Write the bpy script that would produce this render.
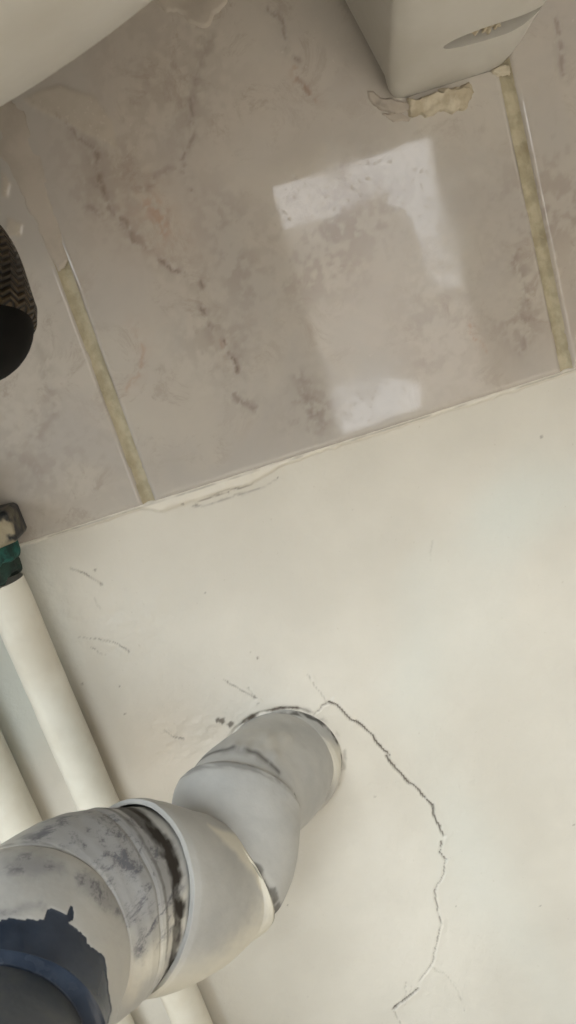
import bpy, bmesh, math, random
import numpy as np
from mathutils import Vector, Matrix

for o in list(bpy.data.objects): bpy.data.objects.remove(o)
SC = bpy.context.scene
COL = SC.collection
rng = np.random.default_rng(7); random.seed(7)

# ------------------------------------------------------------------ camera
PITCH, ROLL, FPX = math.radians(15), math.radians(17.6), 780.0
CAM = np.array([0.0, -0.358, 0.522])
FW = np.array([0, math.cos(PITCH), -math.sin(PITCH)])
r0 = np.array([1.0, 0, 0]); u0 = np.cross(r0, FW)
RT = math.cos(ROLL)*r0 - math.sin(ROLL)*u0
UP = math.sin(ROLL)*r0 + math.cos(ROLL)*u0
cd = bpy.data.cameras.new('camera'); cam = bpy.data.objects.new('camera', cd); COL.objects.link(cam)
cd.sensor_fit = 'VERTICAL'; cd.sensor_height = 36.0; cd.sensor_width = 20.25
cd.lens = 36.0*FPX/1024; cd.clip_start = 0.01
M = Matrix.Identity(4)
for i in range(3):
    M[i][0] = RT[i]; M[i][1] = UP[i]; M[i][2] = -FW[i]; M[i][3] = CAM[i]
cam.matrix_world = M
SC.camera = cam
cd.dof.use_dof = True; cd.dof.focus_distance = 0.33; cd.dof.aperture_fstop = (cd.lens/1000)/0.0011

# ------------------------------------------------------------------ light
SC.view_settings.view_transform = 'Standard'; SC.view_settings.look = 'None'
SC.view_settings.gamma = 1; SC.view_settings.exposure = 0.5
w = bpy.data.worlds.new('world'); SC.world = w; w.use_nodes = True
w.node_tree.nodes['Background'].inputs[0].default_value = (0.75, 0.85, 1, 1)
w.node_tree.nodes['Background'].inputs[1].default_value = 1.0
def area(name, loc, target, sx, sy, power, col):
    l = bpy.data.lights.new(name, 'AREA'); l.shape = 'RECTANGLE'; l.size = sx; l.size_y = sy
    l.energy = power; l.color = col
    o = bpy.data.objects.new(name, l); COL.objects.link(o); o.location = loc
    d = Vector(target)-Vector(loc); o.rotation_euler = d.to_track_quat('-Z', 'Y').to_euler()
    return o
# daylight through the glazed door in the wall opposite and through the low window on the left
DOOR = (0.24, 0.765, 0.03, 0.845)
area('daylight_opposite', ((DOOR[0]+DOOR[1])/2, -2.24, (DOOR[2]+DOOR[3])/2), ((DOOR[0]+DOOR[1])/2, 0, (DOOR[2]+DOOR[3])/2), DOOR[1]-DOOR[0], DOOR[3]-DOOR[2], 4.2, (1, 0.98, 0.95))
area('daylight_side', (-1.33, -1.05, 1.15), (0, -1.05, 1.15), 1.3, .9, 8, (.92, .99, 1))
sl = bpy.data.lights.new('sun', 'SUN'); sl.energy = 11; sl.angle = .01; sl.color = (1, .97, .95)
so = bpy.data.objects.new('sun', sl); COL.objects.link(so); so.rotation_euler = Vector((1, -.04, -.60)).to_track_quat('-Z', 'Y').to_euler()
area('daylight_front', (-.50, -2.24, 1.86), (-.50, 0, 1.86), 1.0, .74, 44, (0.90, 0.975, 1))

# ------------------------------------------------------------------ helpers
ZT = 0.451      # height of the lower tile edge
def unp(px, py, d):
    return CAM + d*(FW + RT*(px-288)/FPX + UP*(512-py)/FPX)
def onwall(px, py, y=0.0):
    d = FW + RT*(px-288)/FPX + UP*(512-py)/FPX
    p = CAM + d*((y-CAM[1])/d[1]); return (p[0], p[2])
def proj(V):
    D = V-CAM; z = D@FW
    return 288+FPX*(D@RT)/z, 512-FPX*(D@UP)/z
def smooth(x, a, b):
    t = np.clip((x-a)/(b-a), 0, 1); return t*t*(3-2*t)
LAT = rng.random((256, 256))
def vnoise(x, y, s, o=0):
    x = x/s+o*17.3+1000; y = y/s+o*9.1+1000
    i = np.floor(x).astype(int); j = np.floor(y).astype(int); u = x-i; v = y-j
    u = u*u*(3-2*u); v = v*v*(3-2*v); g = lambda a, b: LAT[a % 256, b % 256]
    return (g(i,j)*(1-u)+g(i+1,j)*u)*(1-v)+(g(i,j+1)*(1-u)+g(i+1,j+1)*u)*v
def fbm(x, y, s, o=0, n=4):
    r = 0; a = .5; t = 0
    for k in range(n):
        r = r+a*vnoise(x, y, s/2**k, o+k*3.7); t += a; a *= .5
    return r/t
def dist_poly(X, Z, pts):
    d = np.full(X.shape, 1e9)
    for (ax, az), (bx, bz) in zip(pts[:-1], pts[1:]):
        x0, x1 = min(ax,bx)-.03, max(ax,bx)+.03; z0, z1 = min(az,bz)-.03, max(az,bz)+.03
        m = (X > x0)&(X < x1)&(Z > z0)&(Z < z1)
        x = X[m]; z = Z[m]; vx, vz = bx-ax, bz-az; L = vx*vx+vz*vz+1e-12
        t = np.clip(((x-ax)*vx+(z-az)*vz)/L, 0, 1)
        d[m] = np.minimum(d[m], np.hypot(x-ax-t*vx, z-az-t*vz))
    return d
def inside(X, Z, pts):
    c = np.zeros(X.shape, bool); n = len(pts)
    for k in range(n):
        (ax, az), (bx, bz) = pts[k], pts[(k+1) % n]
        if az == bz: continue
        c ^= ((az > Z) != (bz > Z)) & (X < (bx-ax)*(Z-az)/(bz-az)+ax)
    return c
def sdf(X, Z, pts):      # positive inside
    d = dist_poly(X, Z, list(pts)+[pts[0]]); return np.where(inside(X, Z, pts), d, -d)
def link(name, me, parent=None, mat=None):
    o = bpy.data.objects.new(name, me); COL.objects.link(o)
    if mat: me.materials.append(mat)
    if parent: o.parent = parent
    return o
def mesh_np(name, V, Q, smooth_=True, attrs=None):
    me = bpy.data.meshes.new(name); V = np.ascontiguousarray(V, np.float32); Q = np.ascontiguousarray(Q, np.int32)
    n = Q.shape[1]
    me.vertices.add(len(V)); me.vertices.foreach_set('co', V.ravel())
    me.loops.add(Q.size); me.loops.foreach_set('vertex_index', Q.ravel())
    me.polygons.add(len(Q)); me.polygons.foreach_set('loop_start', np.arange(0, Q.size, n, dtype=np.int32))
    me.update(calc_edges=True)
    me.polygons.foreach_set('use_smooth', np.full(len(Q), smooth_))
    for k, a in (attrs or {}).items():
        at = me.attributes.new(k, 'FLOAT', 'POINT'); at.data.foreach_set('value', np.ascontiguousarray(a, np.float32).ravel())
    me.validate(); return me
def gridq(nx, nz, flip=False, wrap=False):
    i = np.arange(nx-1); j = np.arange(nz if wrap else nz-1); I, J = np.meshgrid(i, j, indexing='ij')
    J2 = (J+1) % nz
    q = np.stack([I*nz+J, (I+1)*nz+J, (I+1)*nz+J2, I*nz+J2], -1).reshape(-1, 4)
    return q[:, ::-1] if flip else q
def box(bm, x0, x1, y0, y1, z0, z1):
    r = bmesh.ops.create_cube(bm, size=1)
    for v in r['verts']:
        v.co = ((x0+x1)/2+v.co.x*(x1-x0), (y0+y1)/2+v.co.y*(y1-y0), (z0+z1)/2+v.co.z*(z1-z0))
def boxes(name, L, mat, parent=None, bevel=0):
    bm = bmesh.new()
    for b in L: box(bm, *b)
    me = bpy.data.meshes.new(name); bm.to_mesh(me); bm.free()
    o = link(name, me, parent, mat)
    if bevel:
        m = o.modifiers.new('b', 'BEVEL'); m.width = bevel; m.segments = 2
    return o
def struct(o): o['kind'] = 'structure'; return o
def tag(o, label, cat, group=None):
    o['label'] = label; o['category'] = cat
    if group: o['group'] = group
    return o
def empty(name, loc=(0,0,0)):
    o = bpy.data.objects.new(name, None); COL.objects.link(o); o.location = loc; o.empty_display_size = .02; return o
def adopt(child, parent):     # keep world placement under a moved empty
    child.parent = parent; child.matrix_parent_inverse = Matrix.Translation(-Vector(parent.location)); return child

# ------------------------------------------------------------------ materials
def srgb(r, g, b):
    f = lambda c: (c/255/12.92) if c/255 <= .04045 else ((c/255+.055)/1.055)**2.4
    return (f(r), f(g), f(b), 1)
class NT:
    def __init__(s, name):
        s.m = bpy.data.materials.new(name); s.m.use_nodes = True; s.t = s.m.node_tree
        s.b = s.t.nodes['Principled BSDF']; s.co = s.t.nodes.new('ShaderNodeTexCoord').outputs['Object']
    def n(s, ty, **k):
        x = s.t.nodes.new(ty)
        for a, v in k.items(): setattr(x, a, v)
        return x
    def l(s, a, b): s.t.links.new(a, b)
    def put(s, inp, v):
        if hasattr(v, 'is_linked') or hasattr(v, 'links'): s.l(v, inp)
        else: inp.default_value = v
    def noise(s, scale, detail=4, rough=.55, dist=0, stretch=None):
        n = s.n('ShaderNodeTexNoise'); n.inputs['Scale'].default_value = scale; n.inputs['Detail'].default_value = detail
        n.inputs['Roughness'].default_value = rough; n.inputs['Distortion'].default_value = dist
        if stretch:
            mp = s.n('ShaderNodeMapping'); mp.inputs['Scale'].default_value = stretch; s.l(s.co, mp.inputs[0]); s.l(mp.outputs[0], n.inputs[0])
        else: s.l(s.co, n.inputs[0])
        return n.outputs[0]
    def ramp(s, v, a, b, lo=0., hi=1.):
        n = s.n('ShaderNodeMapRange', interpolation_type='SMOOTHSTEP'); s.l(v, n.inputs[0])
        for i, x in enumerate((a, b, lo, hi)): n.inputs[i+1].default_value = x
        return n.outputs[0]
    def mix(s, f, a, b):
        n = s.n('ShaderNodeMix', data_type='RGBA'); s.put(n.inputs[0], f); s.put(n.inputs[6], a); s.put(n.inputs[7], b); return n.outputs[2]
    def math(s, op, a, b=0.):
        n = s.n('ShaderNodeMath', operation=op); s.put(n.inputs[0], a); s.put(n.inputs[1], b); return n.outputs[0]
    def attr(s, name):
        return s.n('ShaderNodeAttribute', attribute_name=name).outputs['Fac']
    def bump(s, h, dist, strength=1.):
        n = s.n('ShaderNodeBump'); n.inputs['Distance'].default_value = dist; n.inputs['Strength'].default_value = strength
        s.l(h, n.inputs['Height'])
        if s.b.inputs['Normal'].links: s.l(s.b.inputs['Normal'].links[0].from_socket, n.inputs['Normal'])
        s.l(n.outputs[0], s.b.inputs['Normal'])
    def out(s, col=None, rough=None, metal=0, spec=None):
        if col is not None: s.put(s.b.inputs['Base Color'], col)
        if rough is not None: s.put(s.b.inputs['Roughness'], rough)
        s.b.inputs['Metallic'].default_value = metal
        if spec is not None: s.b.inputs['Specular IOR Level'].default_value = spec
        return s.m

def m_plaster():
    s = NT('painted_plaster')
    c = s.mix(s.ramp(s.noise(9, 4), .35, .65), srgb(214, 209, 199), srgb(204, 199, 189))
    c = s.mix(s.ramp(s.noise(3.5, 2, dist=.6), .5, .7), c, srgb(208, 211, 205))
    c = s.mix(s.math('MULTIPLY', s.ramp(s.noise(420, 3), .66, .78), .25), c, srgb(160, 148, 130))
    c = s.mix(s.attr('warm'), c, srgb(205, 180, 152))
    c = s.mix(s.attr('pale'), c, srgb(224, 218, 207))
    c = s.mix(s.attr('dirt'), c, srgb(84, 74, 64))
    s.bump(s.noise(50, 6, .65), .0018, .55); s.bump(s.noise(330, 4, .65), .0004, .6)
    return s.out(c, .5, spec=.35)
def m_tile():
    s = NT('marbled_tile_glaze')
    a = s.noise(14, 5, .6, .8); b = s.noise(48, 9, .78, .6); d = s.noise(6, 3, .5, .4)
    c = s.mix(s.ramp(a, .36, .62), srgb(180, 174, 168), srgb(190, 183, 174))
    c = s.mix(s.math('MULTIPLY', s.ramp(d, .45, .7), .5), c, srgb(183, 170, 158))
    c = s.mix(s.math('MULTIPLY', s.math('MULTIPLY', s.ramp(b, .50, .62), s.ramp(a, .40, .60)), .36), c, srgb(146, 128, 116))
    c = s.mix(s.math('MULTIPLY', s.attr('cloud'), .7), c, srgb(138, 122, 112))
    c = s.mix(s.math('MULTIPLY', s.attr('vein'), .62), c, srgb(122, 106, 97))
    c = s.mix(s.math('MULTIPLY', s.attr('rust'), .5), c, srgb(170, 130, 104))
    c = s.mix(s.attr('smear'), c, srgb(192, 180, 162))
    r = s.math('ADD', s.math('MULTIPLY', s.ramp(s.noise(520, 3), .56, .68), .15), s.math('MULTIPLY', s.attr('smear'), .4))
    r = s.math('ADD', r, s.math('MULTIPLY', s.ramp(s.noise(30, 3, dist=.5), .45, .7), .10))
    r = s.math('ADD', r, .03)
    s.bump(s.noise(24, 2), .0006, .12)
    return s.out(c, r, spec=.5)
def m_grout():
    s = NT('yellowed_grout')
    c = s.mix(s.ramp(s.noise(120, 5), .4, .62), srgb(170, 161, 138), srgb(188, 179, 156))
    c = s.mix(s.math('MULTIPLY', s.ramp(s.noise(45, 3), .55, .7), .5), c, srgb(140, 126, 98))
    s.bump(s.noise(260, 4), .0012, .8)
    return s.out(c, .9, spec=.2)
def m_paint(name, hi, lo, scale=30, warm=(196, 184, 164)):
    s = NT(name)
    c = s.mix(s.ramp(s.noise(scale, 5), .35, .65), srgb(*hi), srgb(*lo))
    c = s.mix(s.math('MULTIPLY', s.ramp(s.noise(scale*.6, 4, dist=.4), .55, .72), .5), c, srgb(*warm))
    s.bump(s.noise(70, 4), .0010, .5); s.bump(s.noise(450, 3), .0002, .5)
    return s.out(c, .42, spec=.4)
def m_drain():
    s = NT('grey_painted_drain')
    c = s.mix(s.ramp(s.noise(26, 5), .35, .65), srgb(180, 179, 176), srgb(165, 164, 162))
    c = s.mix(s.ramp(s.noise(14, 3), .5, .75), c, srgb(184, 180, 172))
    c = s.mix(s.attr('cream'), c, srgb(211, 206, 193))
    c = s.mix(s.math('MULTIPLY', s.attr('scuff'), .6), c, srgb(126, 126, 129))
    sc = s.math('MULTIPLY', s.attr('scuff'), s.ramp(s.noise(60, 9, .8, .2, (1, 1.6, 3.2)), .49, .60))
    c = s.mix(sc, c, srgb(98, 98, 104))
    c = s.mix(s.attr('dirt'), c, srgb(42, 36, 30))
    bare = s.ramp(s.attr('bare'), .3, .6)
    c = s.mix(bare, c, s.mix(s.ramp(s.noise(60, 4), .4, .7), srgb(40, 47, 59), srgb(50, 58, 71)))
    r = s.math('ADD', s.math('SUBTRACT', .5, s.math('MULTIPLY', bare, .32)), s.math('MULTIPLY', s.attr('dirt'), .4))
    s.bump(s.noise(80, 4), .0009, .4); s.bump(s.noise(500, 3), .00015, .5)
    return s.out(c, r, spec=.4)
def m_plain(name, col, rough, metal=0, var=None, scale=60, bump=.0, spec=None):
    s = NT(name); c = srgb(*col)
    if var: c = s.mix(s.ramp(s.noise(scale, 5), .4, .62), srgb(*col), srgb(*var))
    if bump: s.bump(s.noise(scale*3, 4), bump, .6)
    return s.out(c, rough, metal, spec)
def m_braid():
    s = NT('steel_braid')
    uv = s.n('ShaderNodeUVMap', uv_map='uv'); sp = s.n('ShaderNodeSeparateXYZ'); s.l(uv.outputs[0], sp.inputs[0])
    zig = s.math('ABSOLUTE', s.math('SUBTRACT', s.math('FRACT', s.math('MULTIPLY', sp.outputs[0], 22)), .5))
    st = s.math('FRACT', s.math('ADD', s.math('MULTIPLY', sp.outputs[1], 36), s.math('MULTIPLY', zig, 1.6)))
    h = s.math('SUBTRACT', 1, s.math('ABSOLUTE', s.math('SUBTRACT', s.math('MULTIPLY', st, 2), 1)))
    g = s.ramp(h, .15, .6)
    c = s.mix(g, srgb(14, 11, 8), s.mix(s.ramp(s.noise(90, 3), .4, .6), srgb(72, 58, 38), srgb(48, 38, 24)))
    s.bump(h, .0012, 1)
    return s.out(c, .5, .35)
def m_nut():
    s = NT('tarnished_nut_metal')
    c = s.mix(s.ramp(s.noise(110, 5), .42, .58), srgb(40, 42, 44), srgb(92, 86, 72))
    c = s.mix(s.ramp(s.noise(55, 4), .54, .62), c, srgb(150, 142, 122))
    s.bump(s.noise(200, 4), .0008, .6)
    return s.out(c, .45, .4)

PLASTER, TILE, GROUT, DRAIN = m_plaster(), m_tile(), m_grout(), m_drain()
PIPEP = m_paint('white_painted_pipe', (224, 220, 208), (212, 206, 192))
CERAM = m_plain('aged_ceramic', (192, 188, 181), .32, 0, (180, 175, 166), 14, .0008)
CAULK = m_plain('old_caulk', (200, 190, 170), .7, 0, (176, 164, 142), 90, .0008)
RESID = m_plain('plaster_residue', (182, 172, 161), .6, 0, (170, 160, 149), 40, .0005)
BRAID = m_braid(); NUT = m_nut()
RUBBER = m_plain('black_rubber', (9, 8, 7), .7, 0, (14, 12, 10), 80, 0, .12)
VERD = m_plain('green_verdigris', (34, 92, 84), .8, 0, (20, 52, 48), 160, .001)
DARKG = m_plain('dark_corrosion', (22, 34, 30), .8, 0, (34, 60, 52), 160, .001)
ROOMW = m_plain('room_wall_paint', (176, 171, 163), .8, 0, (168, 162, 154), 4)
FLOORM = m_plain('floor_tile_glaze', (190, 183, 170), .6, 0, (180, 172, 158), 8)
FRAMEM = m_plain('white_frame_paint', (215, 212, 204), .4)

# ------------------------------------------------------------------ setting: wall behind, with its tiles
def lines(xs): return np.array(sorted(set(np.round(xs, 5))))
gx = lines(list(np.arange(-.29, .30, .00075))+[-1.35, -1, -.7, -.45, -.35, .36, .5, .8, 1.2, 1.55])
gz = lines(list(np.arange(.10, .462, .00075))+[0, .05, .5, .7, 1, 1.5, 2.3])
X, Z = np.meshgrid(gx, gz, indexing='ij')
S7 = lambda L: [onwall(300+x/2.087, 680+y/2.087) for x, y in L]
S8 = lambda L: [onwall(x/1.92, 500+y/1.92) for x, y in L]
S9 = lambda L: [onwall(150+x/2.743, 690+y/2.743) for x, y in L]
PX = lambda L, y=0.0: [onwall(a, b, y) for a, b in L]
cracks = [   # (polyline, half width, depth of tone)
 (S7([(60,45),(85,60),(105,85),(125,90),(150,115),(165,135),(186,157)]), .00062, 1),
 (S7([(30,75),(45,55),(60,45)]), .0005, .6), (S7([(15,-12),(55,45)]), .0004, .3),
 (S7([(180,160),(200,185),(220,207),(240,222),(255,240),(275,262)]), .00065, .95),
 (S7([(275,262),(285,295),(301,326)]), .00055, .9),
 (S7([(295,338),(292,360),(304,376)]), .00055, .9), (S7([(304,376),(300,405),(280,440),(285,470),(295,505)]), .00045, .65),
 (S7([(295,505),(288,540),(278,590),(270,602),(250,630)]), .0004, .6), (S7([(248,643),(222,664),(195,688)]), .0007, 1),
 (S7([(275,600),(310,620),(330,650),(342,690)]), .0004, .25), (S7([(195,688),(210,717)]), .0004, .35), (S7([(222,632),(218,668)]), .0004, .3),
 (S8([(135,130),(165,142),(178,152),(195,163)]), .0008, .55), (S8([(150,265),(185,266),(220,272),(250,292)]), .0005, .45),
 (S8([(172,283),(205,300)]), .0005, .4), (S8([(180,190),(195,212)]), .0005, .15), (S8([(430,345),(455,360),(490,382)]), .0005, .6),
 (S9([(270,-5),(292,25)]), .0005, .35), (S9([(40,110),(60,128),(90,132)]), .0006, .5), (S9([(420,333),(455,330)]), .0006, .7),
 (PX([(166,985),(172,1000),(182,1012),(186,1030)]), .0008, .6), (PX([(192,507),(217,503),(242,493),(267,485),(277,480)]), .0006, .4), (PX([(205,497),(226,489),(240,487)]), .0005, .3),
 (PX([(405,1005),(412,985)]), .0004, .2), (PX([(430,560),(433,540)]), .0005, .15)]
near = (X > -.3)&(X < .3)&(Z < .47)&(Z > .09)
dx_ = (fbm(X, Z, .004, 5, 3)-.5)*.0018; dz_ = (fbm(X, Z, .004, 8, 3)-.5)*.0018
dirt = np.zeros(X.shape); H = np.zeros(X.shape)
for pl, wd, tn in cracks:
    d = dist_poly(X+dx_, Z+dz_, pl)
    fine = tn < .62
    wv = wd*(.72 if not fine else .72)*(.35+1.2*fbm(X, Z, .005, 2, 3))
    m = 1-smooth(d, wv*.45, wv*1.5)
    if fine: m = m*(.45+.55*smooth(fbm(X, Z, .004, 33, 3), .42, .55))
    dirt = np.maximum(dirt, m*tn)
    H -= .0012*m*tn; H += .0005*tn*np.exp(-(d/.003)**2)*(dist_poly(X+dx_-.0012, Z+dz_+.001, pl) < d)
for a, b, r in [(228,492,.0009),(196,505,.001),(183,503,.001),(278,478,.0008),(541,437,.0011),(82,684,.0008),(119,686,.0006),(125,714,.0008),(258,658,.0009),(250,652,.0005),(375,797,.0007),(287,905,.0008),(205,593,.0007),(308,997,.0007),(258,703,.0006),(95,570,.0009),(540,906,.0008),(574,825,.0009),(272,757,.0004),(456,906,.0006)]:
    cx, cz = onwall(a, b); d = np.hypot(X-cx+dx_*.5, Z-cz+dz_*.5); dirt = np.maximum(dirt, .6*(1-smooth(d, r*.3, r*.95)))
# hole round the drain
HX, HZ = onwall(284, 764); HR = .0312
d = np.hypot(X-HX, Z-HZ)+dx_*1.2; ang = np.arctan2(Z-HZ, X-HX)
rim = 1-smooth(np.abs(d-HR-.0004), .0003, .0017)
rn = smooth(fbm(X, Z, .006, 11, 3), .38, .62)
up_ = smooth(np.sin(ang-.7), -.35, .5)
dirt = np.maximum(dirt, rim*rn*(.35+.65*up_)); H -= .0010*rim*up_
H += .0005*np.exp(-((d-HR-.004)/.003)**2)*fbm(X, Z, .012, 3)*2*up_
ua, va = onwall(222, 722); g = np.exp(-(((X-ua)/.012)**2+((Z-va)/.006)**2))
dirt = np.maximum(dirt, .8*smooth(g*fbm(X, Z, .0045, 21, 3), .40, .52)); H += g*.0012*(fbm(X, Z, .007, 9)-.4)
ua, va = onwall(195, 735); g = np.exp(-(((X-ua)/.03)**2+((Z-va)/.016)**2))
H += g*.0022*(fbm(X, Z*2, .011, 13)-.5)
for a, b in [(100,640),(60,600),(130,610)]:
    cx, cz = onwall(a, b); H += np.exp(-(((X-cx)/.03)**2+((Z-cz)/.02)**2))*.0014*(fbm(X, Z, .01, 15)-.5)
# filler where plaster meets the tile edge
pl = PX([(150,510),(200,500),(262,482),(345,456)]); dl = dist_poly(X, Z, [(a, ZT-.0008) for a, b in pl])
wide = .0018+.0052*smooth(X, onwall(140,510)[0], onwall(165,505)[0])*(1-smooth(X, onwall(250,485)[0], onwall(290,478)[0]))+.0010*fbm(X, Z*0, .02, 6)
e = ZT-Z; ed = (1-smooth(e+dz_*.8, wide*.55, wide))*smooth(e, -.0012, -.0004)
H += ed*(.0019+.0014*fbm(X, Z*1.8, .0045, 31, 4)); pale = ed*.8
brk = 1-smooth(np.abs(e+dz_*1.2-wide*.86), .00012, .0006)
brk *= smooth(fbm(X, Z*0, .012, 17, 3), .40, .50)*(X < onwall(300, 470)[0])*(X > onwall(140, 510)[0])
brk2 = (1-smooth(np.abs(e+dz_*.5-.0006), .0001, .0007))*smooth(fbm(X, Z*0, .02, 19, 3), .45, .6)
dirt = np.maximum(dirt, np.maximum(brk*.6, brk2*.45)); dirt *= near; H *= near
H += .0007*(fbm(X, Z, .05, 40, 3)-.5)*near+.00035*(fbm(X, Z, .012, 45, 3)-.5)*near
wx, wz = onwall(165, 745); warm = .35*np.exp(-(((X-wx)/.035)**2+((Z-wz)/.035)**2))
wx, wz = onwall(215, 735); warm = np.maximum(warm, .3*np.exp(-(((X-wx)/.012)**2+((Z-wz)/.012)**2)))
V = np.stack([X, -H, Z], -1).reshape(-1, 3)
wall = struct(link('wall_back', mesh_np('wall_back', V, gridq(len(gx), len(gz)), True, dict(dirt=dirt, pale=pale, warm=warm)), None, PLASTER))
boxes('wall_core', [(-1.35, 1.55, .004, .06, 0, 2.3)], ROOMW, wall)

JL, JR = onwall(106, 385, -.003)[0], onwall(537, 225, -.003)[0]
PITCHX = JR-JL; JW = .0052; TH = .0034; TILEH = .33
veins = [  # pixel polylines, half width m, strength, attribute
 ([(35,104),(70,128),(93,145),(97,165),(100,180)], .0012, .45, 'vein'), ([(93,145),(98,178),(112,205),(128,222),(134,240),(142,246)], .0013, .6, 'vein'),
 ([(158,262),(172,270),(190,278),(200,290)], .0022, .7, 'vein'), ([(203,308),(212,325),(222,342),(232,362),(233,380)], .0016, .75, 'vein'),
 ([(234,400),(246,406),(258,410)], .0018, .5, 'vein'), ([(138,322),(140,345),(136,370),(132,392)], .0016, .45, 'rust'), ([(148,208),(158,220),(163,230)], .0045, .55, 'rust'),
 ([(218,342),(225,365)], .0012, .35, 'rust'), ([(186,100),(190,130),(180,160),(192,190)], .0014, .5, 'vein'), ([(268,10),(285,35),(300,60),(312,100)], .0011, .5, 'vein'),
 ([(190,10),(206,40),(188,100)], .003, .3, 'vein'), ([(145,192),(170,170),(185,150)], .0012, .3, 'vein'), ([(520,255),(524,290),(530,330),(522,345)], .0028, .4, 'vein'),
 ([(470,320),(482,345),(486,352)], .0010, .5, 'rust'), ([(553,20),(560,50),(566,80)], .0016, .5, 'vein'), ([(300,375),(310,410),(320,425)], .004, .3, 'vein'),
 ([(40,345),(55,400),(40,440)], .004, .25, 'vein'), ([(296,70),(315,100)], .0014, .35, 'rust'), ([(15,455),(40,470)], .004, .2, 'vein'), ([(90,205),(120,225),(150,250)], .0022, .4, 'vein')]
clouds = [(340,225,.03,.018,.5),(320,265,.03,.016,.4),(310,410,.012,.012,.4),(440,330,.02,.03,.25),(232,250,.012,.03,.35),(160,90,.03,.03,.25),(110,170,.02,.03,.3),(215,340,.02,.02,.3),(555,210,.03,.03,.35),(520,320,.014,.01,.4),(60,470,.03,.02,.2),(20,430,.02,.02,.2),(350,170,.02,.01,.2)]
smears = [ # thin plaster films over the tiles: polygon, height m
 (PX([(20,98),(60,85),(95,95),(112,120),(118,150),(100,140),(75,128),(50,118),(30,108)], -.003), .0004, .35),
 (PX([(5,215),(22,222),(20,234),(0,238)], -.003), .0005, .5), (PX([(0,170),(12,185),(8,200),(0,198)], -.003), .0006, .5),
]
tiles = []
def make_tile(x0, x1, z0, z1, dense):
    st = .0009 if dense else .02
    ex = [0, .0004, .0009, .0015, .0022]
    xs = lines([x0+a for a in ex]+list(np.arange(x0+.003, x1-.003, st))+[x1-a for a in ex])
    zs = lines([z0+a for a in ex]+list(np.arange(z0+.003, z1-.003, st))+[z1-a for a in ex])
    X, Z = np.meshgrid(xs, zs, indexing='ij')
    ed = np.minimum(np.minimum(X-x0, x1-X), np.minimum(Z-z0, z1-Z))
    h = TH-.0011*(1-np.clip(ed/.0022, 0, 1))**2
    A = dict(vein=np.zeros(X.shape), rust=np.zeros(X.shape), cloud=np.zeros(X.shape), smear=np.zeros(X.shape))
    if dense:
        wx = (fbm(X, Z, .012, 51, 4)-.5)*.009; wz = (fbm(X, Z, .012, 57, 4)-.5)*.009
        for L, wd, tn, at in veins:
            d = dist_poly(X+wx, Z+wz, PX(L, -.003)); q = fbm(X, Z, .006, 60, 3)
            q2 = fbm(X, Z, .0025, 63, 4)
            m = np.exp(-(d/(wd*(.25+.8*q)))**2)*smooth(q2, .3, .6)*1.3+.45*np.exp(-(d/(wd*3.))**2)*smooth(q2, .35, .65)
            A[at] = np.maximum(A[at], m*tn)
        for a, b, sx, sz, tn in clouds:
            cx, cz = onwall(a, b, -.003); g = np.exp(-((X+wx-cx)/sx)**2-((Z+wz-cz)/sz)**2)
            A['cloud'] = np.maximum(A['cloud'], g*tn*smooth(.5*fbm(X, Z, .009, 70, 5)+.5*fbm(X, Z, .0028, 73, 3), .42, .60)*1.5)
        for P, hh, tn in smears:
            s_ = sdf(X+wx*.35, Z+wz*.35, P); q = smooth(s_, -.0002, .0012)
            h = h+q*hh*(.5+fbm(X, Z, .006, 80, 4)); A['smear'] = np.maximum(A['smear'], q*tn)
    n0, n1 = X.shape
    V = np.stack([X, -h, Z], -1)
    # side skirt back to the wall
    idx = np.arange(n0*n1).reshape(n0, n1)
    loop = np.concatenate([idx[:-1, 0], idx[-1, :-1], idx[:0:-1, -1], idx[0, :0:-1]])
    V = V.reshape(-1, 3); sk = V[loop].copy(); sk[:, 1] = .001
    base = len(V); k = len(loop); a = np.arange(k); b = (a+1) % k
    Q = np.concatenate([gridq(n0, n1), np.stack([loop[a], base+a, base+b, loop[b]], -1)])
    at = {n: np.concatenate([v.ravel(), np.zeros(k)]) for n, v in A.items()}
    o = link('tile', mesh_np('tile', np.concatenate([V, sk]), Q, True, at), wall, TILE); return o
for row in range(2):
    for c in range(-3, 5):
        x0 = JL+c*PITCHX+JW/2; x1 = x0+PITCHX-JW
        z0 = ZT+row*(TILEH+JW); make_tile(x0, x1, z0, z0+TILEH, row == 0 and c in (-1, 0, 1))
def grout(x, z0, z1, vert=True, dense=False):
    n = int((z1-z0)/.0012) if dense else 8; m = 9 if dense else 2
    s = np.linspace(z0, z1, n); t = np.linspace(-JW/2-.0004, JW/2+.0004, m); T, S_ = np.meshgrid(t, s, indexing='ij')
    h = .0016+.0011*(fbm(T, S_, .006, 90, 4)-.5)+.0009*(T/(JW/2))**2
    if dense:
        h = h+.0*smooth(S_, onwall(50, 245)[1]-.004, onwall(50, 245)[1]+.01)*(x < 0)
    P = (T+x, S_) if vert else (S_, T+x)
    V = np.stack([P[0], -h, P[1]], -1).reshape(-1, 3)
    return link('grout_joint', mesh_np('grout_joint', V, gridq(m, n, not vert)), wall, GROUT)
for c in range(-3, 5): grout(JL+c*PITCHX, ZT+.0004, ZT+2*TILEH+JW, True, c in (0, 1))
grout(ZT+TILEH+JW/2, -.68, .95, False)

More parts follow.
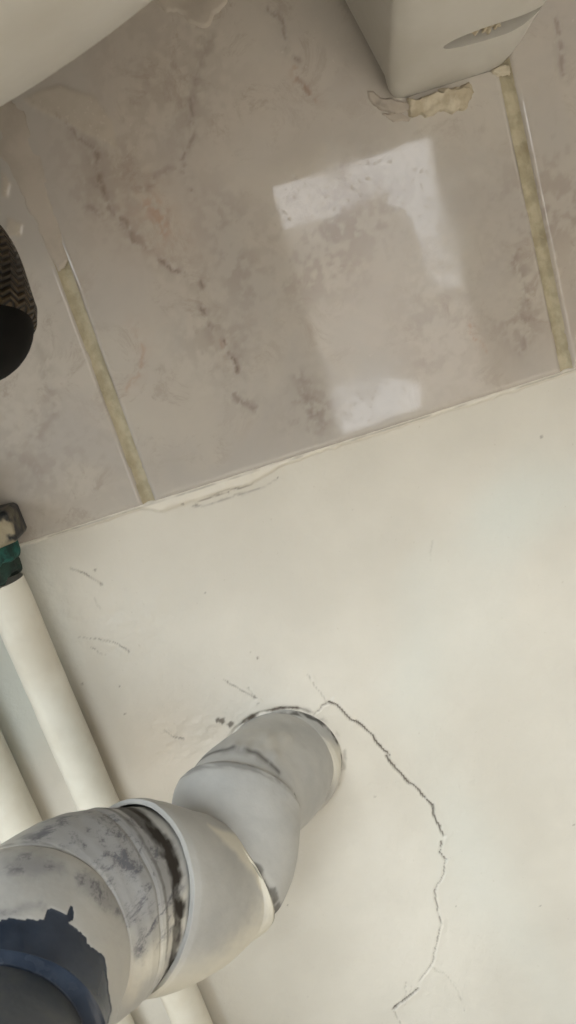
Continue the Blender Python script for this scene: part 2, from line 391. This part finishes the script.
def plate(name, pts, hh, mat, parent, y0, seed, st=.0007, lift=.4, js=.006, ew=.0012):
    a = np.array(pts); xs = np.arange(a[:,0].min()-.004, a[:,0].max()+.004, st); zs = np.arange(a[:,1].min()-.004, a[:,1].max()+.004, st)
    X, Z = np.meshgrid(xs, zs, indexing='ij'); w_ = .0025
    js_ = js
    s_ = sdf(X+(fbm(X, Z, js_, seed, 4)-.5)*w_*1.6, Z+(fbm(X, Z, js_, seed+5, 4)-.5)*w_*1.6, pts)
    h = hh*smooth(s_, -.0003, ew)*(1-lift+2*lift*fbm(X, Z, .007, seed+9, 4))-.0004
    keep = (s_ > -.0008); Q = gridq(len(xs), len(zs)); Q = Q[keep.ravel()[Q].all(1)]
    return link(name, mesh_np(name, np.stack([X, y0-h, Z], -1).reshape(-1, 3), Q), parent, mat)
# residue of plaster along the top of the middle tile
plate('plaster_residue', PX([(140,-30),(152,0),(165,10),(178,12),(190,24),(206,26),(212,14),(226,4),(240,-30)], -.004), .0016, RESID, wall, -TH, 3)

plate('plaster_smear', PX([(-14,100),(16,99),(30,120),(40,150),(48,190),(60,225),(66,258),(58,272),(50,262),(42,240),(26,205),(8,170),(-10,150)], -.004), .0009, RESID, wall, -TH+.0004, 13)
# ------------------------------------------------------------------ room behind the camera
struct(boxes('floor', [(-1.35, 1.55, -2.25, .0, -.05, 0)], FLOORM))
struct(boxes('ceiling', [(-1.35, 1.55, -2.25, .06, 2.3, 2.35)], ROOMW))
x0, x1, z0, z1 = DOOR
struct(boxes('wall_front', [(-1.35, -1.02, -2.3, -2.22, 0, 2.3), (.02, x0, -2.3, -2.22, 0, 2.3), (-1.02, .02, -2.3, -2.22, 0, 1.47), (-1.02, .02, -2.3, -2.22, 2.25, 2.3), (x1, 1.55, -2.3, -2.22, 0, 2.3), (x0, x1, -2.3, -2.22, z1, 2.3), (x0, x1, -2.3, -2.22, 0, z0)], ROOMW))
struct(boxes('wall_left', [(-1.4, -1.3, -2.25, -1.72, 0, 2.3), (-1.4, -1.3, -.38, .06, 0, 2.3), (-1.4, -1.3, -1.72, -.38, 0, .68), (-1.4, -1.3, -1.72, -.38, 1.62, 2.3)], ROOMW))
struct(boxes('wall_right', [(1.5, 1.6, -2.25, .06, 0, 2.3)], ROOMW))
struct(boxes('door_1', [(x0-.03, x0+.012, -2.22, -2.19, 0, z1+.03), (x1-.012, x1+.03, -2.22, -2.19, 0, z1+.03), (x0+.012, x1-.012, -2.22, -2.19, z1-.012, z1+.03)], FRAMEM, bevel=.003))
struct(boxes('window_1', [(-1.31, -1.28, -1.74, -1.70, .65, 1.65), (-1.31, -1.28, -.40, -.36, .65, 1.65), (-1.31, -1.28, -1.70, -.40, .65, .69), (-1.31, -1.28, -1.70, -.40, 1.61, 1.65)], FRAMEM, bevel=.003))

def mirror(px, py, y):      # where the line of sight lands after the glazed tile
    d = FW + RT*(px-288)/FPX + UP*(512-py)/FPX; P = CAM+d*((-TH-CAM[1])/d[1]); m = d*np.array([1, -1, 1]); Q = P+m*((y-P[1])/m[1]); return (Q[0], Q[2])
dimm = NT('added_dimmer_cloth'); tr = dimm.n('ShaderNodeBsdfTranslucent'); tr.inputs[0].default_value = (.46, .43, .40, 1); df = dimm.n('ShaderNodeBsdfDiffuse'); df.inputs[0].default_value = (.4, .37, .33, 1)
ad = dimm.n('ShaderNodeAddShader'); dimm.l(tr.outputs[0], ad.inputs[0]); dimm.l(df.outputs[0], ad.inputs[1]); dimm.l(ad.outputs[0], dimm.t.nodes['Material Output'].inputs[0])
d1 = bpy.data.objects['door_1']
plate('added_reflection_dimmer', [mirror(a, b, -2.17) for a, b in [(255,232),(285,228),(330,217),(388,188),(390,202),(405,207),(425,250),(438,287),(530,270),(540,330),(520,450),(421,440),(419,386),(390,379),(345,385),(334,392),(334,450),(245,450)]],
      .01, dimm.m, d1, -2.17, 77, .006)  # cloth added out of view, shaped to dim the door's reflection in the tile
struct(boxes('window_2', [(-1.05, -1.01, -2.23, -2.2, 1.45, 2.28), (.01, .05, -2.23, -2.2, 1.45, 2.28), (-1.01, .01, -2.23, -2.2, 1.45, 1.49), (-1.01, .01, -2.23, -2.2, 2.24, 2.28)], FRAMEM, bevel=.003))
# ------------------------------------------------------------------ drain pipe
def tube(name, rings, parent, mat, seg=160, sub=10, attrs=None, post=None, cap=False):
    """rings: (centre, tangent, radius); Hermite between them"""
    C, T, R = [np.array([r[k] for r in rings], float) for k in range(3)]
    cs, ts, rs = [], [], []
    for i in range(len(rings)-1):
        L = np.linalg.norm(C[i+1]-C[i]); n = max(2, int(L/.0008)) if sub is None else sub
        for u in np.linspace(0, 1, n, endpoint=(i == len(rings)-2)):
            h1, h2, h3, h4 = 2*u**3-3*u**2+1, u**3-2*u**2+u, -2*u**3+3*u**2, u**3-u**2
            cs.append(h1*C[i]+h2*T[i]*L+h3*C[i+1]+h4*T[i+1]*L)
            t = (1-u)*T[i]+u*T[i+1]; ts.append(t/np.linalg.norm(t)); rs.append((1-u)*R[i]+u*R[i+1])
    cs, ts, rs = np.array(cs), np.array(ts), np.array(rs)
    a = np.linspace(0, 2*np.pi, seg, endpoint=False); V = []
    up = np.array([.1, .2, 1.0])
    for c, t, r in zip(cs, ts, rs):
        e1 = np.cross(t, up); e1 /= np.linalg.norm(e1); e2 = np.cross(t, e1)
        V.append(c+r*(np.cos(a)[:, None]*e1+np.sin(a)[:, None]*e2))
    V = np.array(V); n0 = len(V)
    at = {}
    if post: V, at = post(V, cs, ts, rs)
    V = V.reshape(-1, 3); Q = gridq(n0, seg, True, True)
    me = mesh_np(name, V, Q, True, {k: v.reshape(-1) for k, v in at.items()})
    uvl = me.uv_layers.new(name='uv'); li = np.empty(len(me.loops), np.int32); me.loops.foreach_get('vertex_index', li)
    arc = np.concatenate([[0], np.cumsum(np.linalg.norm(np.diff(cs, axis=0), axis=1))])
    uv = np.stack([(li % seg)/seg, arc[li//seg]/.08], -1).astype(np.float32); uvl.data.foreach_set('uv', uv.ravel())
    return link(name, me, parent, mat)
def nrm(v): v = np.array(v, float); return v/np.linalg.norm(v)
def tdir(px, py, d, lat, k):   # tangent: k towards the viewer, the rest across along image direction lat
    v = nrm(unp(px, py, 1)-CAM); l = nrm(RT*lat[0]-UP*lat[1]); l = nrm(l-v*(l@v)); return -k*v+math.sqrt(1-k*k)*l
hub = np.array([HX, 0, HZ])
c1 = unp(238,802,.345); c2 = unp(219,867,.325); c3 = unp(127,896,.275); c4 = unp(29,953,.24); c5 = unp(-14,1066,.205)
t1 = tdir(238,802,0,(-.25,.97),.57); t2 = tdir(222,862,0,(-.66,.75),.32); t3 = tdir(127,896,0,(-.997,.08),.68)
t4 = tdir(36,945,0,(-.7,.7),.86); t5 = tdir(-14,1066,0,(-.35,.93),.82)
dp = empty('drain_pipe', tuple(hub)); tag(dp, 'thick grey painted drain pipe with two elbows coming out of the plaster wall', 'pipe')
def wob(V, cs, ts, rs, amp=.0005, seed=0):
    n = V-cs[:, None]; n /= np.linalg.norm(n, axis=2, keepdims=True)
    s = V[..., 0]*1.3+V[..., 1]*.7; q = V[..., 2]+V[..., 1]*.6
    return V+n*(amp*(fbm(s, q, .016, 100+seed, 4)-.5)*2)[..., None], n
REG = {}
def drain_post(seed=0, dirt_rings=(), bare=None, scuff=None, cream=None, pimples=(), cream2=None):
    def f(V, cs, ts, rs):
        V, n = wob(V, cs, ts, rs, .0005, seed)
        px, py = proj(V.reshape(-1, 3)); px = px.reshape(V.shape[:2]); py = py.reshape(V.shape[:2])
        view = nrm(CAM-cs.mean(0)); fac = smooth((n*view).sum(2), -.35, 0.0)
        arc = np.concatenate([[0], np.cumsum(np.linalg.norm(np.diff(cs, axis=0), axis=1))])
        at = {k: np.zeros(V.shape[:2]) for k in ('dirt', 'bare', 'scuff', 'cream')}
        q = fbm(V[..., 0]+V[..., 1]*.8, V[..., 2]+V[..., 1]*.3, .005, seed+7, 4)
        for s0, wd, tn in dirt_rings:
            s_ = arc[-1]+s0 if s0 < 0 else s0
            at['dirt'] = np.maximum(at['dirt'], abs(tn)*(1-smooth(np.abs(arc[:, None]-s_+(q-.5)*wd*1.4), wd*.4, wd*1.1))*(smooth(q, .3, .55) if tn > 0 else .75+.25*smooth(q, .3, .55)))
        def pm(polys, edge=3., jit=5.):
            m = np.zeros(px.shape)
            for P in polys:
                d = sdf_px(px+(q-.5)*jit, py+(fbm(V[..., 2]+V[...,1], V[..., 0], .004, seed+9, 4)-.5)*jit, P); m = np.maximum(m, smooth(d, -edge, edge))
            return m*fac
        if bare is not None:
            at['bare'] = pm(bare, .7, 9); V = V-n*(at['bare']*.0003)[..., None]
        if scuff is not None: at['scuff'] = pm(scuff, 9., 14)
        if cream is not None: at['cream'] = pm(cream, 16., 16)
        if cream2 is not None: at['cream'] = np.maximum(at['cream'], pm(cream2, 3., 5.))
        for a, b, r, hgt in pimples:
            V = V+n*(hgt*fac*np.exp(-(((px-a)**2+(py-b)**2)/r**2)))[..., None]
        return V, at
    return f
def sdf_px(X, Y, P):
    d = np.full(X.shape, 1e9)
    Pc = list(P)+[P[0]]
    for (ax, ay), (bx, by) in zip(Pc[:-1], Pc[1:]):
        vx, vy = bx-ax, by-ay; t = np.clip(((X-ax)*vx+(Y-ay)*vy)/(vx*vx+vy*vy+1e-9), 0, 1)
        d = np.minimum(d, np.hypot(X-ax-t*vx, Y-ay-t*vy))
    return np.where(inside(X, Y, P), d, -d)
def inter(ca, ta, ra, cb, tb, rb, us):    # rings along a Hermite span with profile [(u, extra radius)]
    L = np.linalg.norm(cb-ca); out = []
    for u, ex in us:
        h1, h2, h3, h4 = 2*u**3-3*u**2+1, u**3-2*u**2+u, -2*u**3+3*u**2, u**3-u**2
        d1, d2, d3, d4 = 6*u*u-6*u, 3*u*u-4*u+1, -6*u*u+6*u, 3*u*u-2*u
        c = h1*ca+h2*ta*L+h3*cb+h4*tb*L; t = nrm(d1*ca+d2*ta*L+d3*cb+d4*tb*L)
        if u <= 0: t = ta
        if u >= 1: t = tb
        out.append((c, t, ra*(1-u)+rb*u+ex))
    return out
n0 = np.array([0, -1.0, 0])
# wall sleeve: short paint-covered ring square to the wall
tube('wall_sleeve', [(hub+[0,.012,0], n0, .0308), (hub+[0,-.0005,0], n0, .0304), (hub+[0,-.0060,0], n0, .0290), (hub+[0,-.0095,0], n0, .0278), (hub+[0,-.0118,0], n0, .0258), (hub+[0,-.0118,0], n0, .018)],
     dp, DRAIN, 200, 8, post=drain_post(1, [(.0138, .0020, .8)], cream=[[(322,745),(350,745),(352,812),(300,820)]]))
h1_ = hub+np.array([-.0018, -.004, .0032]); ts_ = nrm(n0*.75+nrm(c1-h1_)*.5)
tube('pipe_stub', inter(h1_, ts_, .0278, c1+t1*.012, t1, .0258, [(0,0),(.2,0),(.4,0),(.7,0),(1,0)]), dp, DRAIN, 220, 14,
     post=drain_post(2, [(.0, .003, .4), (-.0135, .0016, .7)], pimples=[(268,742,8,.0022),(250,750,18,.0010),(285,738,6,.0014),(274,756,5,.0016),(235,748,5,.0014),(258,752,5,.0012),(245,750,4,.0012)]))
tube('elbow_socket', inter(c1, t1, .0280, c2, t2, .0292, [(0,-.0028),(.0,-.0008),(.03,.0),(.10,.0004),(.25,0),(.5,.0),(.8,.0003),(.93,.0005),(1,.0)]), dp, DRAIN, 240, 9,
     post=drain_post(3, [(.001, .0018, .35), (-.0008, .0012, .6)]))
tube('elbow_body', inter(c2, t2, .0297, c3, t3, .0325, [(0,-.0006),(.02,.0010),(.05,.0012),(.09,.0004),(.14,-.0008),(.3,-.0008),(.5,-.0004),(.7,.0),(.85,.0002),(.97,.0002),(1,-.0004),(1,-.0022)]), dp, DRAIN, 260, 9,
     post=drain_post(4, [(.0012, .0012, .45)], cream2=[[(208,824),(240,836),(264,866),(280,908),(270,914),(254,874),(230,848)]], cream=[[(285,870),(292,930),(240,985),(170,1000),(140,1000),(150,975),(200,965),(255,920)]]))
tube('elbow_collar', inter(c3-t3*.008, nrm(t3), .0290, c4, t4, .0320, [(0,.0004),(.16,.0006),(.22,.0010),(.26,.0016),(.30,.0022),(.33,.0022),(.35,.0019),(.37,.0024),(.45,.0030),(.6,.0027),(.75,.0017),(.88,.0006),(.95,-.0002),(.99,-.0014),(1,-.004)]), dp, DRAIN, 280, 9,
     post=drain_post(5, [(.0095, .0027, -1.), (.0150, .0009, .4), (-.004, .0012, .3)], scuff=[[(10,850),(50,815),(110,802),(135,815),(165,845),(178,880),(172,930),(140,960),(128,925),(100,875),(60,850)]],
       cream=[[(145,935),(185,885),(186,930),(150,975),(128,1000),(134,960)]], pimples=[(150,885,20,.0012)]))
bare = [[(-60,915),(0,921),(28,919),(44,922),(45,912),(52,908),(62,911),(67,914),(71,906),(74,909),(73,919),(68,921),(76,930),(86,936),(88,944),(98,950),(106,960),(107,976),(111,990),(112,1005),(104,1040),(-60,1110)]]
tube('elbow_end', inter(c4-t4*.001, t4, .0322, c5, t5, .0312, [(0,-.004),(0,-.0012),(.02,-.0002),(.06,.0),(.3,0),(.5,0),(.8,.0004),(.93,.0006),(.98,.0),(1,-.0012),(1,-.0045),(.9,-.0050)]), dp, DRAIN, 560, 14,
     post=drain_post(6, [(-.003, .0016, .5)], bare=bare, scuff=[[(0,858),(40,852),(62,862),(64,872),(30,876),(0,870)],[(74,872),(90,870),(125,905),(126,918),(100,905),(78,885)],[(0,912),(38,902),(42,908),(0,920)]]))
c6 = unp(-70, 1190, .17)
t6 = nrm(c6-c5); DN = np.array([-.35, .1, -1.0]); DN = nrm(DN)
tube('pipe_end', [(c5-t5*.012, t5, .0262), (c5+t5*.002, t5, .0262), (c5+t6*.03, nrm(t6+DN*.4), .0262), (c5+t6*.045+DN*.03, DN, .0262), (c5+t6*.045+DN*.25, DN, .0262)], dp, m_plain('bare_grey_plastic', (70, 76, 84), .5, 0, (88, 90, 92), 70, .0004), 160, 6, post=None)
for ch in list(COL.objects):
    if ch.parent == dp: ch.matrix_parent_inverse = Matrix.Translation(-hub)
dp.location = tuple(hub)

# ------------------------------------------------------------------ vertical painted water pipes
def vpipe(x, y, r, ztop, seed, parent, name='pipe_run'):
    def f(V, cs, ts, rs):
        V, n = wob(V, cs, ts, rs, .0003, seed); return V, {}
    zs = np.linspace(ztop, 0.0, 60); d = np.array([0, 0, -1.0])
    return tube(name, [((x, y, z), d, r) for z in zs], parent, PIPEP, 48, 4, post=f)
def clip(x, y, z, r, parent):
    return None
xr = onwall(72, 692, -.012)[0]
RP = .0098; XP = xr-RP
wp = empty('water_pipe', (XP, -.012, 0)); tag(wp, 'white painted water pipe beside the drain, topped by a tarnished nut with green corrosion', 'pipe')
vpipe(0, 0, RP, .4385, 4, wp)
zn0 = onwall(22, 556, -.018)[1]; zn1 = onwall(8, 510, -.018)[1]
def hexnut(name, x, y, z0, z1, r, mat, parent, rot=0.35, sides=6, ch=.0015):
    bm = bmesh.new(); prof = [(r-ch, z0), (r, z0+ch), (r, z1-ch), (r-ch, z1)]; rings = []
    for rr, z in prof:
        rings.append([bm.verts.new((x+rr*math.cos(rot+k*2*math.pi/sides), y+rr*math.sin(rot+k*2*math.pi/sides), z)) for k in range(sides)])
    for a, b in zip(rings[:-1], rings[1:]):
        for k in range(sides): bm.faces.new((a[k], a[(k+1) % sides], b[(k+1) % sides], b[k]))
    bm.faces.new(rings[0][::-1]); bm.faces.new(rings[-1])
    me = bpy.data.meshes.new(name); bm.to_mesh(me); bm.free(); o = link(name, me, parent, mat)
    bv = o.modifiers.new('b', 'BEVEL'); bv.width = .0006; bv.segments = 2; return o
hexnut('nut', .0025, -.003, zn0+.008, zn1+.001, .0182, NUT, wp, .52)
hexnut('valve_stem', -.006, -.003, zn1+.002, zn1+.03, .0085, NUT, wp, sides=12)
def lump(name, x, y, z0, z1, r, amp, mat, seed, parent):
    n = 30; zs = np.linspace(z0, z1, n); a = np.linspace(0, 2*np.pi, 64, endpoint=False)
    A, Zz = np.meshgrid(a, zs); A = A.T; Zz = Zz.T
    q = fbm(np.cos(A)*.02+Zz, np.sin(A)*.02-Zz, .007, seed, 4); R = r*np.clip(1-((Zz-(z0+z1)/2)/((z1-z0)/2))**6, 0, 1)**.3+amp*(q-.5)
    low = (fbm(np.cos(A)*.02, np.sin(A)*.02, .008, seed+4, 3)-.5)*.008*smooth(-Zz, -(z0+z1)/2, -z0)
    V = np.stack([x+R*np.cos(A), y+R*np.sin(A), Zz-low], -1)
    V = V.transpose(1, 0, 2).reshape(-1, 3); return link(name, mesh_np(name, V, gridq(n, 64, False, True)), parent, mat)
lump('sealant_ring', -.002, -.002, zn0+.0, zn0+.011, .0156, .0022, VERD, 5, wp)
lump('corroded_collar', -.001, -.001, zn0-.008, zn0+.004, .0118, .002, DARKG, 15, wp)
XQ = onwall(20, 777, -.012)[0]-.0105
wq = empty('water_pipe', (XQ, -.012, 0)); tag(wq, 'white painted water pipe at the left edge, farther from the drain', 'pipe')
vpipe(0, 0, .0105, .62, 9, wq)

# ------------------------------------------------------------------ braided hose at the left edge
bh = empty('braided_hose', tuple(unp(-30, 300, .25))); tag(bh, 'dark braided metal hose with a black rounded rubber end at the left edge', 'hose')
off = -np.array(bh.location)
hp = [unp(-190, 205, .27), unp(-110, 222, .262), unp(-52, 268, .255), unp(-34, 325, .25)]
tg = [nrm(hp[1]-hp[0]), nrm(hp[2]-hp[0]), nrm(hp[3]-hp[1]), nrm(hp[3]-hp[2]+np.array([0,0,-.004]))]
tube('hose_braid', [(h+off, t, r) for h, t, r in zip(hp, tg, (.0215, .0215, .0222, .0228))]+[(hp[3]+tg[3]*.004+off, tg[3], .0215), (hp[3]+tg[3]*.006+off, tg[3], .018)], bh, BRAID, 96, 14)
e = hp[3]+tg[3]*.001; capr = [(e+tg[3]*(.0185*math.sin(a))+off, tg[3], .0205*math.cos(a)+.0001) for a in np.linspace(0, math.pi/2, 12)]
tube('rubber_end', capr, bh, RUBBER, 64, 3)

# ------------------------------------------------------------------ washbasin (underside)
wb = empty('washbasin', (0, 0, .62)); tag(wb, 'pale ceramic washbasin seen from below, with rounded rear lug and slotted hole', 'washbasin')
wo = np.array([0, 0, -.62])
RA = np.array([.235, .16, .14])
def disc(c, p):
    d = (unp(*p, 1)-CAM)/RA; o = (CAM-c)/RA; return (d@o)**2-(d@d)*(o@o-1)
bx, by = -.108, -.20
lo, hi = .56, .95       # centre height where the silhouette just touches the pixel
for _ in range(50):
    m = (lo+hi)/2
    if disc(np.array([bx, by, m]), (82, 54)) > 0: lo = m
    else: hi = m
bc = np.array([bx, by, lo])
th = np.linspace(-math.pi/2, 0, 50); a = np.linspace(0, 2*math.pi, 96, endpoint=False)
V = [];
for t in th:
    V.append(np.stack([bc[0]+RA[0]*math.cos(t)*np.cos(a), bc[1]+RA[1]*math.cos(t)*np.sin(a), bc[2]+RA[2]*math.sin(t)+0*a], -1))
V = np.array(V); 
ob = link('bowl', mesh_np('bowl', V.reshape(-1,3)+wo, gridq(50, 96, True, True)), wb, CERAM)
boxes('rim', [(-.38, .36, -.52, -.002, bc[2]-.62-.004, bc[2]-.62+.03)], CERAM, wb, .012)
# rear lug: sections widening upward and outward from its foot on the wall
A_ = onwall(392, 101, -.006); B_ = onwall(508, 64, -.006)
zb = (A_[1]+B_[1])/2
print('LUG', A_, B_, 'bowl z', bc)
secs = []; SLP = 3.0
NS = 40
def rrect(x0, x1, y0, y1, r, n=14):
    P = []
    for cx, cy, a0 in ((x1-r, y0+r, -90), (x1-r, y1-r, 0), (x0+r, y1-r, 90), (x0+r, y0+r, 180)):
        for k in range(n):
            t = math.radians(a0+90*k/(n-1)); P.append((cx+r*math.cos(t), cy+r*math.sin(t)))
    return P
top = bc[2]
for k in range(NS):
    u = k/(NS-1); z = zb+(top-zb)*u**1.3; dz = z-zb
    edge = min(1, dz/.006); rd = .006*(1-math.sqrt(max(0, 1-(1-edge)**2)))
    dep = .010+SLP*dz if dz < .05 else .010+SLP*.05+.2*(dz-.05)
    xl = A_[0]-.27*dz+rd; xrr = B_[0]+.65*dz-rd
    r = min(.016, dep*.45)
    secs.append([(x, y, z) for x, y in rrect(xl, xrr, -dep+rd, .0005, r)])
V = np.array(secs); nr = V.shape[1]
bm = bmesh.new(); vs = [[bm.verts.new(tuple(np.array(p)+wo)) for p in s] for s in secs]
for i in range(NS-1):
    for j in range(nr): bm.faces.new((vs[i][j], vs[i][(j+1) % nr], vs[i+1][(j+1) % nr], vs[i+1][j]))
bm.faces.new(vs[0][::-1]); bm.faces.new(vs[-1])
bmesh.ops.recalc_face_normals(bm, faces=bm.faces)
me = bpy.data.meshes.new('rear_lug'); bm.to_mesh(me); bm.free()
for p in me.polygons: p.use_smooth = True
lug = link('rear_lug', me, wb, CERAM)
rd_ = unp(495, 31, 1)-CAM      # the slot lies where this line meets the sloping underside
tt = (-.010+SLP*zb-SLP*CAM[2]-CAM[1])/(rd_[1]+SLP*rd_[2]); sp_ = CAM+rd_*tt
print('SLOT', sp_)
bm = bmesh.new(); prof = [(.0205*math.cos(t), .0042*math.sin(t)) for t in np.linspace(0, 2*math.pi, 40, endpoint=False)]
ax = nrm([0, -1, .333]); nn = nrm([0, -.333, -1.0]); rr_ = []
for k, (sc_, hh_) in enumerate([(1.03, .004), (1.0, -.001), (.93, -.010), (.8, -.012)]):
    rr_.append([bm.verts.new(tuple(sp_+wo+np.array([1, 0, 0])*px_*sc_+ax*py_*(sc_ if k else 1.05)+nn*hh_)) for px_, py_ in prof])
for a_, b_ in zip(rr_[:-1], rr_[1:]):
    for k in range(40): bm.faces.new((a_[k], a_[(k+1) % 40], b_[(k+1) % 40], b_[k]))
bm.faces.new(rr_[0][::-1]); bm.faces.new(rr_[-1]); bmesh.ops.recalc_face_normals(bm, faces=bm.faces)
cm = bpy.data.meshes.new('cut'); bm.to_mesh(cm); bm.free(); cut = link('cut', cm, wb)
bo = lug.modifiers.new('slot', 'BOOLEAN'); bo.object = cut; bo.operation = 'DIFFERENCE'; bo.solver = 'EXACT'
bpy.context.view_layer.update(); nm = bpy.data.meshes.new_from_object(lug.evaluated_get(bpy.context.evaluated_depsgraph_get()))
lug.modifiers.clear(); lug.data = nm; nm.name = 'rear_lug'; bpy.data.objects.remove(cut)
lug.data.set_sharp_from_angle(angle=math.radians(40))
for dx0, rr0 in ((-.003, .0022), (.001, .0017), (-.0075, .0014)):
    bm = bmesh.new(); bmesh.ops.create_icosphere(bm, subdivisions=3, radius=rr0)
    for v in bm.verts: v.co *= 1+.35*math.sin(v.co.x*2500+dx0*900)*math.cos(v.co.z*1900)
    mm_ = bpy.data.meshes.new('plaster_bit'); bm.to_mesh(mm_); bm.free()
    ob_ = link('plaster_bit', mm_, wb, CAULK); ob_.location = tuple(sp_+wo+np.array([dx0, 0, 0])-nn*.002+ax*.001)
# broken caulk below the lug
for i, P in enumerate([[(366,90),(376,92),(392,98),(412,104),(410,112),(396,112),(380,108),(370,101)], [(384,112),(398,112),(412,118),(410,122),(396,120)],
          [(410,98),(440,94),(462,84),(474,86),(470,102),(455,112),(440,110),(424,116),(412,112)], [(440,88),(470,80),(476,92),(466,108),(452,106)], [(494,68),(510,62),(512,72),(500,76)]]):
    plate('caulk' if i > 1 else 'paint_flake', [(a, b+wo[2]) for a, b in PX(P, -.006)], (.0016, .0010, .0026, .0014, .002)[i], CAULK if i > 1 else RESID, wb, -TH, 30+i, .0004, .7, .0045, .0003)
